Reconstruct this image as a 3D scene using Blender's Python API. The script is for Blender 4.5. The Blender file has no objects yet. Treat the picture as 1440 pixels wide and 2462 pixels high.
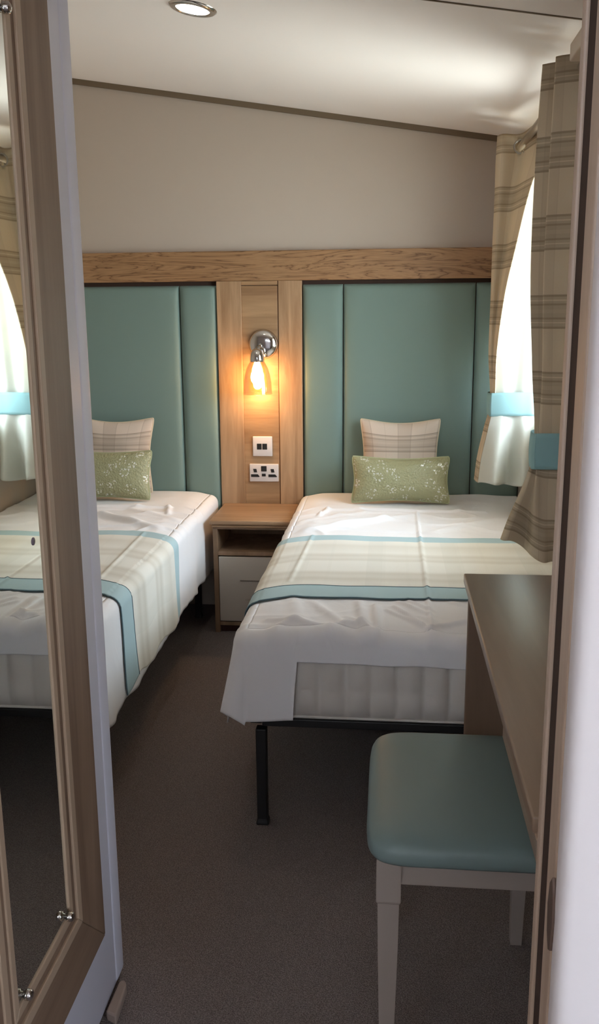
import bpy, bmesh, math, random
import numpy as np
from mathutils import Vector, Matrix, noise as mnoise
random.seed(7)
S = bpy.context.scene
COL = S.collection
PI = math.pi

# ------------------------------------------------------------------ materials
def lin(r, g, b):
    f = lambda c: (c/255)/12.92 if c/255 <= .04045 else ((c/255+.055)/1.055)**2.4
    return (f(r), f(g), f(b), 1)

class NT:
    def __init__(s, name):
        s.m = bpy.data.materials.new(name); s.m.use_nodes = True
        s.t = s.m.node_tree; s.b = s.t.nodes['Principled BSDF']; s.out = s.t.nodes['Material Output']
    def n(s, kind, **kw):
        o = s.t.nodes.new('ShaderNode'+kind)
        for k, v in kw.items():
            if k.startswith('i_'): o.inputs[k[2:].replace('_', ' ')].default_value = v
            else: setattr(o, k, v)
        return o
    def l(s, a, b): s.t.links.new(a, b)
    def math(s, op, a, b=None, c=None):
        o = s.n('Math', operation=op)
        for i, v in enumerate((a, b, c)):
            if v is None: continue
            if isinstance(v, (int, float)): o.inputs[i].default_value = v
            else: s.l(v, o.inputs[i])
        return o.outputs[0]
    def ramp(s, fac, stops, interp='LINEAR'):
        o = s.n('ValToRGB'); r = o.color_ramp; r.interpolation = interp
        while len(r.elements) > 1: r.elements.remove(r.elements[-1])
        r.elements[0].position = stops[0][0]; r.elements[0].color = stops[0][1]
        for p, c in stops[1:]:
            e = r.elements.new(p); e.color = c
        s.l(fac, o.inputs[0]); return o.outputs[0]
    def mix(s, fac, a, b, mode='MIX'):
        o = s.n('Mix', data_type='RGBA', blend_type=mode)
        for i, v in ((0, fac), (6, a), (7, b)):
            if isinstance(v, (int, float, tuple)): o.inputs[i].default_value = v
            else: s.l(v, o.inputs[i])
        return o.outputs[2]
    def bump(s, h, strength, dist=.002):
        o = s.n('Bump'); o.inputs['Strength'].default_value = strength; o.inputs['Distance'].default_value = dist
        s.l(h, o.inputs['Height']); s.l(o.outputs[0], s.b.inputs['Normal'])

def plain(name, col, rough=.5, metal=0, bump=0, bscale=200, spec=.5, var=0, sheen=0, coat=0):
    k = NT(name); k.b.inputs['Roughness'].default_value = rough; k.b.inputs['Metallic'].default_value = metal
    k.b.inputs['Specular IOR Level'].default_value = spec
    k.b.inputs['Base Color'].default_value = col
    if sheen: k.b.inputs['Sheen Weight'].default_value = sheen
    if coat: k.b.inputs['Coat Weight'].default_value = coat
    if bump or var:
        tc = k.n('TexCoord'); nz = k.n('TexNoise', i_Scale=bscale, i_Detail=3.0); k.l(tc.outputs['Object'], nz.inputs['Vector'])
        if bump: k.bump(nz.outputs[0], bump)
        if var:
            d = tuple(c*(1-var) for c in col[:3])+(1,)
            nz2 = k.n('TexNoise', i_Scale=bscale*.2, i_Detail=4.0); k.l(tc.outputs['Object'], nz2.inputs['Vector'])
            k.l(k.mix(nz2.outputs[0], col, d), k.b.inputs['Base Color'])
    return k.m

def oak(name, axis, dark=lin(128, 97, 67), light=lin(186, 154, 122), rough=.45, scale=1.0, streaks=.5):
    k = NT(name); tc = k.n('TexCoord'); mp = k.n('Mapping')
    sc = [22*scale]*3; sc['XYZ'.index(axis)] = 1.6*scale; mp.inputs['Scale'].default_value = sc
    k.l(tc.outputs['Object'], mp.inputs[0])
    a = k.n('TexNoise', i_Scale=1.0, i_Detail=5.0, i_Roughness=.6, i_Distortion=.6); k.l(mp.outputs[0], a.inputs['Vector'])
    b = k.n('TexNoise', i_Scale=6.0, i_Detail=3.0, i_Roughness=.6); k.l(mp.outputs[0], b.inputs['Vector'])
    c = k.ramp(a.outputs[0], [(.33, dark), (.5, tuple(.5*(x+y) for x, y in zip(dark, light))), (.68, light)])
    c2 = k.mix(k.math('MULTIPLY', b.outputs[0], streaks*.5), c, dark)
    k.l(c2, k.b.inputs['Base Color']); k.b.inputs['Roughness'].default_value = rough
    k.bump(b.outputs[0], .12, .001)
    return k.m

def rustic(name):            # rail: oak with dark cathedral streaks and a few knots
    k = NT(name); tc = k.n('TexCoord'); mp = k.n('Mapping'); mp.inputs['Scale'].default_value = (1.5, 1, 16)
    k.l(tc.outputs['Object'], mp.inputs[0])
    a = k.n('TexNoise', i_Scale=1.3, i_Detail=4.0, i_Roughness=.55, i_Distortion=1.2); k.l(mp.outputs[0], a.inputs['Vector'])
    w = k.math('FRACT', k.math('MULTIPLY', a.outputs[0], 7.0))
    c = k.ramp(w, [(0, lin(92, 62, 38)), (.10, lin(144, 108, 74)), (.5, lin(170, 132, 94)), (.9, lin(152, 114, 78)), (1, lin(92, 62, 38))])
    f = k.n('TexNoise', i_Scale=9.0, i_Detail=4.0); k.l(mp.outputs[0], f.inputs['Vector'])
    k.l(k.mix(k.math('MULTIPLY', f.outputs[0], .4), c, lin(140, 104, 70)), k.b.inputs['Base Color'])
    k.b.inputs['Roughness'].default_value = .5; k.bump(f.outputs[0], .15, .001)
    return k.m

def cloth_out(k, col, trans, rough=.9):
    """diffuse cloth with some light coming through"""
    if trans:
        tr = k.n('BsdfTranslucent'); mx = k.n('MixShader'); mx.inputs[0].default_value = trans
        if isinstance(col, tuple): tr.inputs[0].default_value = col
        else: k.l(col, tr.inputs[0])
        k.l(k.b.outputs[0], mx.inputs[1]); k.l(tr.outputs[0], mx.inputs[2]); k.l(mx.outputs[0], k.out.inputs[0])
    if isinstance(col, tuple): k.b.inputs['Base Color'].default_value = col
    else: k.l(col, k.b.inputs['Base Color'])
    k.b.inputs['Roughness'].default_value = rough; k.b.inputs['Specular IOR Level'].default_value = .2

def plaid(name, base, band, line, grey, vper=.2, uper=.19, trans=0, strength=1.0, voff=0., uoff=0.):
    k = NT(name); uv = k.n('UVMap'); sp = k.n('SeparateXYZ'); k.l(uv.outputs[0], sp.inputs[0])
    fv = k.math('FRACT', k.math('ADD', k.math('MULTIPLY', sp.outputs[1], 1/vper), voff+10))
    fu = k.math('FRACT', k.math('ADD', k.math('MULTIPLY', sp.outputs[0], 1/uper), uoff+10))
    W = (1, 1, 1, 1); M = (.45, .45, .45, 1); D = (0, 0, 0, 1); L = (1, 1, 1, 1)
    st = [(0, W), (.30, D), (.325, M), (.37, L), (.385, M), (.42, D), (.445, M), (.50, (.6,)*3+(1,)), (.55, M), (.60, D), (.625, M), (.655, L), (.675, M), (.71, D), (.735, W)]
    mv = k.ramp(fv, st, 'CONSTANT')
    mu = k.ramp(fu, [(0, W), (.10, (.35,)*3+(1,)), (.13, (.55,)*3+(1,)), (.42, (.3,)*3+(1,)), (.45, W), (.78, (.7,)*3+(1,)), (.80, W)], 'CONSTANT')
    c = k.mix(k.math('MULTIPLY', k.math('SUBTRACT', 1.0, mu), .75*strength), base, grey)
    c = k.mix(k.math('MULTIPLY', k.math('SUBTRACT', 1.0, mv), .8*strength), c, line)
    nz = k.n('TexNoise', i_Scale=900.0, i_Detail=1.0); k.l(uv.outputs[0], nz.inputs['Vector'])
    c = k.mix(k.math('MULTIPLY', nz.outputs[0], .25), c, band)
    k.bump(nz.outputs[0], .3, .001)
    cloth_out(k, c, trans)
    return k.m

WHITE_WALL = plain('wall_beige', lin(188, 175, 162), .8, bump=.05, bscale=300)
CEIL = plain('ceiling_white', lin(247, 241, 237), .7, bump=.03, bscale=250)
TAUPE = plain('taupe_trim', lin(112, 96, 76), .6)
DOORWHITE = plain('door_white', lin(216, 214, 226), .45)
WARMW = plain('architrave_white', lin(226, 219, 220), .55)
LILAC = plain('hall_wall', lin(214, 209, 214), .7)
JAMB = oak('jamb_beech', 'Z', lin(176, 152, 132), lin(206, 184, 166), .5)
SEAL = plain('dark_seal', lin(58, 38, 28), .8)
OAKX = oak('oak_horizontal', 'X'); OAKZ = oak('oak_vertical', 'Z', lin(150, 116, 84), lin(196, 162, 126))
OAKF = oak('oak_frame', 'Z', lin(112, 88, 70), lin(144, 118, 98), .5)
OAKFY = oak('oak_frame_y', 'Y', lin(112, 88, 70), lin(144, 118, 98), .5)
BEAD = plain('bead_light', lin(172, 148, 126), .45)
RAIL = rustic('rustic_oak_rail')
TEAL = plain('teal_upholstery', lin(114, 136, 129), .62, bump=.12, bscale=500, sheen=.1)
SEATM = plain('teal_leather', lin(114, 131, 130), .45, bump=.06, bscale=400)
CHROME = plain('chrome', (.62, .60, .58, 1), .12, 1)
DARKCH = plain('dark_hole', (.01, .01, .01, 1), .6)
BLACK = plain('black_steel', (.008, .008, .009, 1), .5)
PLASTIC = plain('socket_plastic', lin(216, 208, 204), .35)
PAINT = plain('painted_wood', lin(158, 146, 138), .5)
CABWHITE = plain('cabinet_white', lin(190, 180, 168), .35)
MIRROR = plain('mirror_glass', (.80, .82, .79, 1), .015, 1)
DESKTOP = oak('desk_oak', 'Y', lin(122, 100, 82), lin(148, 126, 106), .32, .6)
DESKX = oak('desk_oak_end', 'Z', lin(104, 80, 62), lin(130, 104, 84), .5, .6)
UVC = 0
SHEET = None
def sheet_mat():
    k = NT('white_cotton'); tc = k.n('TexCoord')
    nz = k.n('TexNoise', i_Scale=7.0, i_Detail=3.0, i_Distortion=.8); k.l(tc.outputs['Object'], nz.inputs['Vector'])
    k.bump(nz.outputs[0], .25, .02)
    cloth_out(k, lin(236, 235, 236), 0, .75); return k.m
SHEET = sheet_mat()
MATT = plain('mattress_ticking', lin(214, 208, 200), .85, bump=.2, bscale=260)
PIPING = plain('cream_piping', lin(206, 190, 164), .8)
PLAID_C = plaid('curtain_plaid', lin(208, 192, 166), lin(188, 172, 146), lin(140, 124, 102), lin(186, 168, 146), trans=.13, uper=.23)
PLAID_P = plaid('cushion_plaid', lin(214, 198, 182), lin(196, 180, 160), lin(128, 112, 96), lin(150, 132, 118), uper=.185, strength=.8, voff=.2, uoff=.17)
LINING = NT('curtain_lining'); cloth_out(LINING, lin(205, 207, 198), .2); LINING = LINING.m
TIE = NT('tieback_blue'); cloth_out(TIE, lin(150, 190, 194), .15); TIE = TIE.m
VOIL = plain('upvc', lin(235, 235, 232), .4)

def runner_mat():
    k = NT('bed_runner_cloth'); uv = k.n('UVMap'); sp = k.n('SeparateXYZ'); k.l(uv.outputs[0], sp.inputs[0])
    v = sp.outputs[1]       # 0 at foot side, .70 at head side
    g = lambda x: (x, x, x, 1)
    fv = k.math('MULTIPLY', v, 1/.7)
    blue = k.ramp(fv, [(0, g(1)), (.15, g(0)), (.90, g(1))], 'CONSTANT')
    bands = k.ramp(fv, [(0, g(0)), (.20, g(.1)), (.25, g(.8)), (.29, g(.4)), (.34, g(.8)), (.38, g(0)), (.52, g(0)), (.55, g(.7)), (.59, g(.3)), (.63, g(.75)), (.68, g(0)), (.80, g(.6)), (.84, g(.2)), (.88, g(.1))])
    fu = k.math('FRACT', k.math('ADD', k.math('MULTIPLY', sp.outputs[0], 1/.24), 5.1))
    vb = k.ramp(fu, [(0, g(0)), (.30, g(.75)), (.5, g(.4)), (.54, g(0)), (.8, g(.3)), (.84, g(0))], 'CONSTANT')
    c = k.mix(k.math('MULTIPLY', bands, .55), lin(228, 225, 215), lin(186, 176, 156))
    c = k.mix(k.math('MULTIPLY', vb, .25), c, lin(196, 196, 184))
    c = k.mix(blue, c, lin(172, 196, 200))
    nz = k.n('TexNoise', i_Scale=700.0, i_Detail=1.0); k.l(uv.outputs[0], nz.inputs['Vector'])
    k.bump(nz.outputs[0], .25, .001)
    cloth_out(k, c, 0); return k.m
RUNNER = runner_mat()
PIPE_DK = plain('runner_piping', lin(92, 116, 124), .8)

def carpet_mat():
    k = NT('carpet'); tc = k.n('TexCoord')
    a = k.n('TexNoise', i_Scale=420.0, i_Detail=2.0); k.l(tc.outputs['Object'], a.inputs['Vector'])
    b = k.n('TexNoise', i_Scale=3.0, i_Detail=3.0); k.l(tc.outputs['Object'], b.inputs['Vector'])
    c = k.ramp(a.outputs[0], [(.3, lin(94, 85, 82)), (.5, lin(126, 116, 113)), (.72, lin(160, 149, 146))])
    c = k.mix(k.math('MULTIPLY', b.outputs[0], .3), c, lin(106, 96, 92))
    k.l(c, k.b.inputs['Base Color']); k.b.inputs['Roughness'].default_value = 1; k.b.inputs['Specular IOR Level'].default_value = .1
    k.bump(a.outputs[0], .8, .004); return k.m
CARPET = carpet_mat()

def sequin_mat():
    k = NT('sequin_cushion'); uv = k.n('UVMap')
    v = k.n('TexVoronoi', feature='F1', i_Scale=120.0); k.l(uv.outputs[0], v.inputs['Vector'])
    big = k.n('TexVoronoi', feature='F1', i_Scale=17.0); k.l(uv.outputs[0], big.inputs['Vector'])
    ring = k.ramp(big.outputs['Distance'], [(.16, (0, 0, 0, 1)), (.24, (1, 1, 1, 1)), (.40, (1, 1, 1, 1)), (.46, (0, 0, 0, 1))])
    dot = k.ramp(v.outputs['Distance'], [(.40, (1, 1, 1, 1)), (.50, (0, 0, 0, 1))])
    pick = k.ramp(v.outputs['Color'], [(.36, (0, 0, 0, 1)), (.42, (1, 1, 1, 1))])
    m = k.math('MULTIPLY', k.math('MULTIPLY', ring, dot), pick)
    c = k.mix(m, lin(156, 155, 118), lin(238, 240, 228))
    k.l(c, k.b.inputs['Base Color']); k.l(k.math('MULTIPLY', m, .35), k.b.inputs['Metallic'])
    k.l(k.math('SUBTRACT', .48, k.math('MULTIPLY', m, .30)), k.b.inputs['Roughness'])
    k.bump(k.math('ADD', v.outputs['Distance'], v.outputs['Color']), .55, .004)
    return k.m
SEQ = sequin_mat()

def emit(name, col, s):
    k = NT(name); e = k.n('Emission'); e.inputs[0].default_value = col; e.inputs[1].default_value = s
    k.l(e.outputs[0], k.out.inputs[0]); return k.m
def thin_glass(name, tint, gloss=.08):
    k = NT(name); t = k.n('BsdfTransparent'); t.inputs[0].default_value = tint
    g = k.n('BsdfGlossy'); g.inputs['Roughness'].default_value = .03
    f = k.n('LayerWeight', i_Blend=.25); mx = k.n('MixShader')
    k.l(k.math('ADD', k.math('MULTIPLY', f.outputs['Facing'], .8), gloss*.4), mx.inputs[0])
    k.l(t.outputs[0], mx.inputs[1]); k.l(g.outputs[0], mx.inputs[2]); k.l(mx.outputs[0], k.out.inputs[0]); return k.m
GLASS = thin_glass('window_glass', (.97, .98, .97, 1))
AMBER = thin_glass('amber_shade_glass', (.97, .91, .80, 1), .15)
BULB = emit('bulb_glow', (1, .62, .28, 1), 42)
DOWN = emit('downlight_glow', (1, .93, .82, 1), 9)

# ------------------------------------------------------------------ object helpers
def root_loc(p):
    while p.parent: p = p.parent
    return Vector(p.location)

def link(name, me, mat, parent=None, origin=None):
    o = bpy.data.objects.new(name, me)
    if mat: me.materials.append(mat)
    COL.objects.link(o)
    if parent is not None:
        me.transform(Matrix.Translation(-root_loc(parent))); o.parent = parent
    else:
        if origin is None:
            vs = [v.co for v in me.vertices]
            origin = Vector(((min(v.x for v in vs)+max(v.x for v in vs))/2, (min(v.y for v in vs)+max(v.y for v in vs))/2, min(v.z for v in vs)))
        origin = Vector(origin); me.transform(Matrix.Translation(-origin)); o.location = origin
    return o

def tag(o, label, cat, group=None):
    o['label'] = label; o['category'] = cat
    if group: o['group'] = group
    return o
def thing(name, label, cat, loc, group=None):
    o = bpy.data.objects.new(name, None); COL.objects.link(o); o.location = loc; o.empty_display_size = .05
    return tag(o, label, cat, group)
def struct(o): o['kind'] = 'structure'; return o

def mesh(name, V, Fc, smooth=True, uvs=None):
    me = bpy.data.meshes.new(name); me.from_pydata([tuple(v) for v in V], [], Fc); me.update()
    if smooth: me.polygons.foreach_set('use_smooth', [True]*len(me.polygons))
    if uvs is not None:
        lay = me.uv_layers.new(name='UVMap')
        for l in me.loops: lay.data[l.index].uv = uvs[l.vertex_index]
    return me

def bm_box(bm, x0, x1, y0, y1, z0, z1):
    m = Matrix.Translation(((x0+x1)/2, (y0+y1)/2, (z0+z1)/2)) @ Matrix.Diagonal((x1-x0, y1-y0, z1-z0, 1))
    return bmesh.ops.create_cube(bm, size=1, matrix=m)['verts']

def boxes(name, lst, mat, parent=None, bev=0, seg=2, origin=None):
    bm = bmesh.new()
    for b in lst: bm_box(bm, *b)
    if bev: bmesh.ops.bevel(bm, geom=bm.edges[:], offset=bev, segments=seg, affect='EDGES', profile=.5)
    bmesh.ops.recalc_face_normals(bm, faces=bm.faces[:])
    me = bpy.data.meshes.new(name); bm.to_mesh(me); bm.free()
    if bev and seg > 2: me.polygons.foreach_set('use_smooth', [True]*len(me.polygons))
    return link(name, me, mat, parent, origin)
def box(name, x0, x1, y0, y1, z0, z1, mat, parent=None, bev=.002, seg=2):
    return boxes(name, [(x0, x1, y0, y1, z0, z1)], mat, parent, bev, seg)

def prism(name, poly, y0, y1, mat, parent=None, axis='Y', bev=0):
    """extrude a 2-D outline (x,z) along Y, or (y,z) along X, or (x,y) along Z"""
    bm = bmesh.new()
    def P(a, b, c): return {'Y': (a, c, b), 'X': (c, a, b), 'Z': (a, b, c)}[axis]
    A = [bm.verts.new(P(a, b, y0)) for a, b in poly]; B = [bm.verts.new(P(a, b, y1)) for a, b in poly]
    n = len(poly)
    bm.faces.new(A); bm.faces.new(B[::-1])
    for i in range(n): bm.faces.new((A[i], B[i], B[(i+1) % n], A[(i+1) % n]))
    bmesh.ops.recalc_face_normals(bm, faces=bm.faces[:])
    if bev: bmesh.ops.bevel(bm, geom=bm.edges[:], offset=bev, segments=2, affect='EDGES', profile=.5)
    me = bpy.data.meshes.new(name); bm.to_mesh(me); bm.free()
    return link(name, me, mat, parent)

def lathe(name, prof, c, mat, parent=None, n=40, axis='Z'):
    V = []; Fc = []
    for r, h in prof:
        for i in range(n):
            a = 2*PI*i/n; p = (r*math.cos(a), r*math.sin(a), h)
            if axis == 'Y': p = (p[0], p[2], p[1])
            if axis == 'X': p = (p[2], p[0], p[1])
            V.append((c[0]+p[0], c[1]+p[1], c[2]+p[2]))
    for j in range(len(prof)-1):
        for i in range(n):
            k = (i+1) % n; Fc.append((j*n+i, j*n+k, (j+1)*n+k, (j+1)*n+i))
    me = mesh(name, V, Fc)
    bm = bmesh.new(); bm.from_mesh(me); bmesh.ops.remove_doubles(bm, verts=bm.verts[:], dist=1e-6)
    bmesh.ops.recalc_face_normals(bm, faces=bm.faces[:]); bm.to_mesh(me); bm.free()
    return link(name, me, mat, parent)

def tube(name, pts, r, mat, parent=None, n=14, closed=False):
    pts = [Vector(p) for p in pts]; V = []; Fc = []; m = len(pts)
    for i, p in enumerate(pts):
        a = pts[(i-1) % m] if (closed or i > 0) else p; b = pts[(i+1) % m] if (closed or i < m-1) else p
        t = (b-a).normalized(); up = Vector((0, 0, 1)) if abs(t.z) < .9 else Vector((0, 1, 0))
        u = t.cross(up).normalized(); w = t.cross(u)
        rr = r(i/(m-1)) if callable(r) else r
        for j in range(n):
            a_ = 2*PI*j/n; V.append(p+rr*(math.cos(a_)*u+math.sin(a_)*w))
    for i in range(m if closed else m-1):
        k = (i+1) % m
        for j in range(n):
            q = (j+1) % n; Fc.append((i*n+j, i*n+q, k*n+q, k*n+j))
    if not closed: Fc.append(tuple(range(n))[::-1]); Fc.append(tuple(range((m-1)*n, m*n)))
    return link(name, mesh(name, V, Fc), mat, parent)

def grid(name, fn, nu, nv, mat, parent=None, thick=0, uv=None, drop=None, off=0):
    V = []; U = []
    for j in range(nv+1):
        for i in range(nu+1):
            u, v = i/nu, j/nv; V.append(fn(u, v)); U.append(uv(u, v) if uv else (u, v))
    Fc = []
    for j in range(nv):
        for i in range(nu):
            a = j*(nu+1)+i; f = (a, a+1, a+nu+2, a+nu+1)
            if drop and drop((i+.5)/nu, (j+.5)/nv): continue
            Fc.append(f)
    o = link(name, mesh(name, V, Fc, uvs=U), mat, parent)
    if thick:
        md = o.modifiers.new('thickness', 'SOLIDIFY'); md.thickness = thick; md.offset = off
    return o

def sstep(a, b, x):
    t = min(1, max(0, (x-a)/(b-a))); return t*t*(3-2*t)
def lerp(a, b, t): return a+(b-a)*t
def nz(x, y, z=0): return mnoise.noise(Vector((x, y, z)))

# ------------------------------------------------------------------ room dimensions (metres)
XR = .556; XL = -1.72; YB = 3.88; YF = .84; YF0 = .742
cz = lambda x: 2.0585-.154*x            # raked ceiling height

# floor and ceiling
struct(box('floor', XL-.1, 1.3, -1.7, YB+.1, -.06, 0, CARPET, bev=0))
def slab(name, x0, x1, y0, y1, t, mat):
    return prism(name, [(x0, cz(x0)), (x1, cz(x1)), (x1, cz(x1)+t), (x0, cz(x0)+t)], y0, y1, mat)
struct(slab('ceiling', XL-.1, 1.3, -1.7, YB+.1, .06, CEIL))
# seam strip between ceiling boards, and the taupe cornice on the bed wall
struct(prism('trim_1', [(XL, cz(XL)), (XR, cz(XR)), (XR, cz(XR)-.0022), (XL, cz(XL)-.0022)], 2.404, 2.410, TAUPE))
struct(prism('trim_2', [(XL, cz(XL)+.003-.0), (XR, cz(XR)+.003), (XR, cz(XR)-.021), (XL, cz(XL)-.021)], YB-.012, YB, TAUPE))
struct(prism('wall_back', [(XL-.1, 0), (1.3, 0), (1.3, cz(1.3)), (XL-.1, cz(XL-.1))], YB, YB+.08, WHITE_WALL))
struct(prism('wall_left', [(XL-.08, 0), (XL, 0), (XL, cz(XL)), (XL-.08, cz(XL-.08))], -1.62, YB, WHITE_WALL))
# right wall with window opening
WY0, WY1, WZ0, WZ1 = 2.42, 3.72, .86, 1.84
struct(boxes('wall_right', [(XR, XR+.08, YF, YB, 0, WZ0), (XR, XR+.08, YF, WY0, WZ0, WZ1), (XR, XR+.08, WY1, YB, WZ0, WZ1), (XR, XR+.08, YF, YB, WZ1, cz(XR))], WHITE_WALL))
w = struct(boxes('window_1', [(XR+.02, XR+.07, WY0, WY1, WZ0, WZ0+.05), (XR+.02, XR+.07, WY0, WY1, WZ1-.05, WZ1),
    (XR+.02, XR+.07, WY0, WY0+.05, WZ0+.05, WZ1-.05), (XR+.02, XR+.07, WY1-.05, WY1, WZ0+.05, WZ1-.05), (XR+.02, XR+.07, 3.05, 3.10, WZ0+.05, WZ1-.05)], VOIL))
struct(boxes('window_1_glass', [(XR+.043, XR+.047, WY0+.05, 3.05, WZ0+.05, WZ1-.05), (XR+.043, XR+.047, 3.10, WY1-.05, WZ0+.05, WZ1-.05)], GLASS, w))
bpy.data.objects['window_1_glass'].name = 'window_pane'
# front wall (the one we look through): door opening X -.565 .. .16
DX0, DX1 = -.575, .16
struct(prism('wall_front', [(XL, 0), (DX0-.03, 0), (DX0-.03, 2.0), (DX1+.03, 2.0), (DX1+.03, 0), (1.2, 0), (1.2, cz(1.2)), (XL, cz(XL))], YF0, YF, LILAC))
# right door lining, in profile from the room towards the hall: bead, dark rebate with seal, flat, white architrave
struct(box('trim_3', .158, .19, .838, .853, 0, 1.985, JAMB, bev=.0025))
struct(box('trim_4', .1615, .19, .800, .8375, 0, 1.985, SEAL, bev=.001))
jb = struct(box('trim_5', .1595, .19, .764, .7995, 0, 1.985, JAMB, bev=.002))
struct(box('trim_6', .1590, .2100, .728, .7635, 0, 1.99, WARMW, bev=.012, seg=5))
struct(box('trim_7', DX0-.03, DX0, YF0-.012, .872, 0, 1.985, JAMB, bev=.003))
struct(box('trim_8', DX0, .16, YF0-.012, .872, 1.985, 2.01, JAMB, bev=.003))
# strike plate on the lining
sp_ = prism('strike_plate', [(.762, .708), (.771, .722), (.775, .75), (.770, .775), (.760, .787), (.753, .775), (.749, .75), (.751, .725), (.755, .712)], .1565, .1600, plain('bronze', lin(104, 84, 74), .5, .2), None, 'X', .0010)
tag(sp_, 'brown metal strike plate let into the right-hand door lining', 'strike plate')
# hallway behind the camera
HY0, HY1, HZ0, HZ1 = -.95, -.45, .30, 1.25      # unseen unglazed opening, added to let daylight onto the door and architrave
struct(boxes('wall_hall_right', [(1.2, 1.28, -1.62, HY0, 0, cz(1.28)), (1.2, 1.28, HY1, YF0, 0, cz(1.28)), (1.2, 1.28, HY0, HY1, 0, HZ0), (1.2, 1.28, HY0, HY1, HZ1, cz(1.28))], LILAC))
struct(boxes('wall_hall_back', [(XL, 1.28, -1.7, -1.62, 0, .12), (XL, 1.28, -1.7, -1.62, .12, 1.86), (XL, .2, -1.7, -1.62, 1.86, 2.0)], LILAC))

# ------------------------------------------------------------------ open door with mirror
door = struct(boxes('door_1', [(-.562, -.522, .835, 1.492, .012, 1.975)], DOORWHITE, None, .004, 3))
def childof(p): return p
box('edge_strip', -.564, -.520, 1.478, 1.532, .012, 1.975, DOORWHITE, door, .009, 4)
# oak mirror frame (mitred): outer .905-1.425, z .160-1.90
my0, my1, mz0, mz1 = .875, 1.395, .192, 1.93; iw = .110
fr = thing('wall_mirror', 'tall mirror in an oak frame fixed to the open white door', 'mirror', (-.51, (my0+my1)/2, mz0))
def frame_piece(name, o0, o1, i0, i1, x0, x1, mat, parent, bev=.002):
    bm = bmesh.new(); q = [o0, o1, i1, i0]
    A = [bm.verts.new((x0, a, b)) for a, b in q]; B = [bm.verts.new((x1, a, b)) for a, b in q]
    bm.faces.new(A); bm.faces.new(B[::-1])
    for i in range(4): bm.faces.new((A[i], B[i], B[(i+1) % 4], A[(i+1) % 4]))
    bmesh.ops.recalc_face_normals(bm, faces=bm.faces[:]); bmesh.ops.bevel(bm, geom=bm.edges[:], offset=bev, segments=2, affect='EDGES', profile=.5)
    me = bpy.data.meshes.new(name); bm.to_mesh(me); bm.free(); return link(name, me, mat, parent)
def ring(y0, y1, z0, z1): return [(y0, z0), (y1, z0), (y1, z1), (y0, z1)]
O = ring(my0, my1, mz0, mz1); I = ring(my0+iw, my1-iw, mz0+iw, mz1-iw); I2 = ring(my0+.158, my1-.160, mz0+.160, mz1-.160)
nm = ['bottom_rail', 'stile', 'top_rail', 'stile']
for i in range(4):
    f_ = frame_piece(nm[i], O[i], O[(i+1) % 4], I[i], I[(i+1) % 4], -.5215, -.506, OAKFY if i % 2 == 0 else OAKF, fr)
    # stepped bead
    I3 = [tuple(lerp(Vector(I[k]), Vector(I2[k]), .38)) for k in range(4)]; I4 = [tuple(lerp(Vector(I[k]), Vector(I2[k]), .68)) for k in range(4)]
    frame_piece('bead', I[i], I[(i+1) % 4], I3[i], I3[(i+1) % 4], -.519, -.5035, BEAD, f_, .002)
    frame_piece('bead', I3[i], I3[(i+1) % 4], I4[i], I4[(i+1) % 4], -.519, -.5075, OAKF, f_, .001)
    frame_piece('bead', I4[i], I4[(i+1) % 4], I2[i], I2[(i+1) % 4], -.519, -.5055, BEAD, f_, .002)
box('glass', -.521, -.5085, my0+.11, my1-.11, mz0+.11, mz1-.11, MIRROR, fr, .0004, 1)
for (y, z) in [(1.222, .358), (1.052, .358), (1.226, 1.692), (1.052, 1.692)]:
    lathe('mirror_clip', [(0, -.001), (.0045, -.001), (.0045, .0035), (.0075, .004), (.0080, .008), (.0072, .0125), (.004, .0145), (0, .015)], (-.5085, y, z), CHROME, fr, 24, 'X')
lathe('sticker', [(0, 0), (.006, 0), (.006, .0006), (0, .0006)], (-.5085, 1.205, .985), plain('sticker_grey', lin(120, 108, 120), .6), fr, 12, 'X')
ds = prism('door_stop', [(-.517, 1.40), (-.494, 1.39), (-.497, 1.47), (-.505, 1.485), (-.515, 1.48)], 0, .022, plain('stop_taupe', lin(150, 132, 122), .6), None, 'Z', .004)
tag(ds, 'small taupe door stop on the carpet against the open door', 'door stop')

# ------------------------------------------------------------------ headboard wall
hb = thing('headboard', 'full-width headboard with teal padded panels under a rustic oak rail', 'headboard', ((XL+XR)/2, YB, .30))
boxes('top_rail', [(XL, XR, YB-.032, YB, 1.444, 1.566)], RAIL, hb, .004, 2)
def pad(x0, x1, z0, z1, y=YB-.004, t=.030):
    def fn(u, v):
        x = lerp(x0, x1, u); z = lerp(z0, z1, v)
        e = lambda d: 1-math.exp(-max(d, 0)/.012)
        h = e(min(x-x0, x1-x))*e(min(z-z0, z1-z))
        return (x, y-t*(.35+.65*h)*(1 if 0 < u < 1 and 0 < v < 1 else .0), z)
    def ease(k): return k
    xs = np.concatenate([np.linspace(0, .04, 8)[:-1], np.linspace(.04, .96, 24), np.linspace(.96, 1, 8)[1:]])
    def fn2(u, v): return fn(xs[int(round(u*(len(xs)-1)))], xs[int(round(v*(len(xs)-1)))])
    return grid('padded_panel', fn2, len(xs)-1, len(xs)-1, TEAL, hb)
for a, b in [(-1.715, -.9015), (-.8995, -.739), (-.371, -.2015), (-.1995, .349), (.351, XR-.003)]:
    pad(a, b, .30, 1.428)
# dark backing seen as a line under the rail
boxes('backing', [(XL, -.737, YB-.006, YB-.001, .28, 1.446), (-.375, XR, YB-.006, YB-.001, .28, 1.446)], SEAL, hb)
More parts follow.
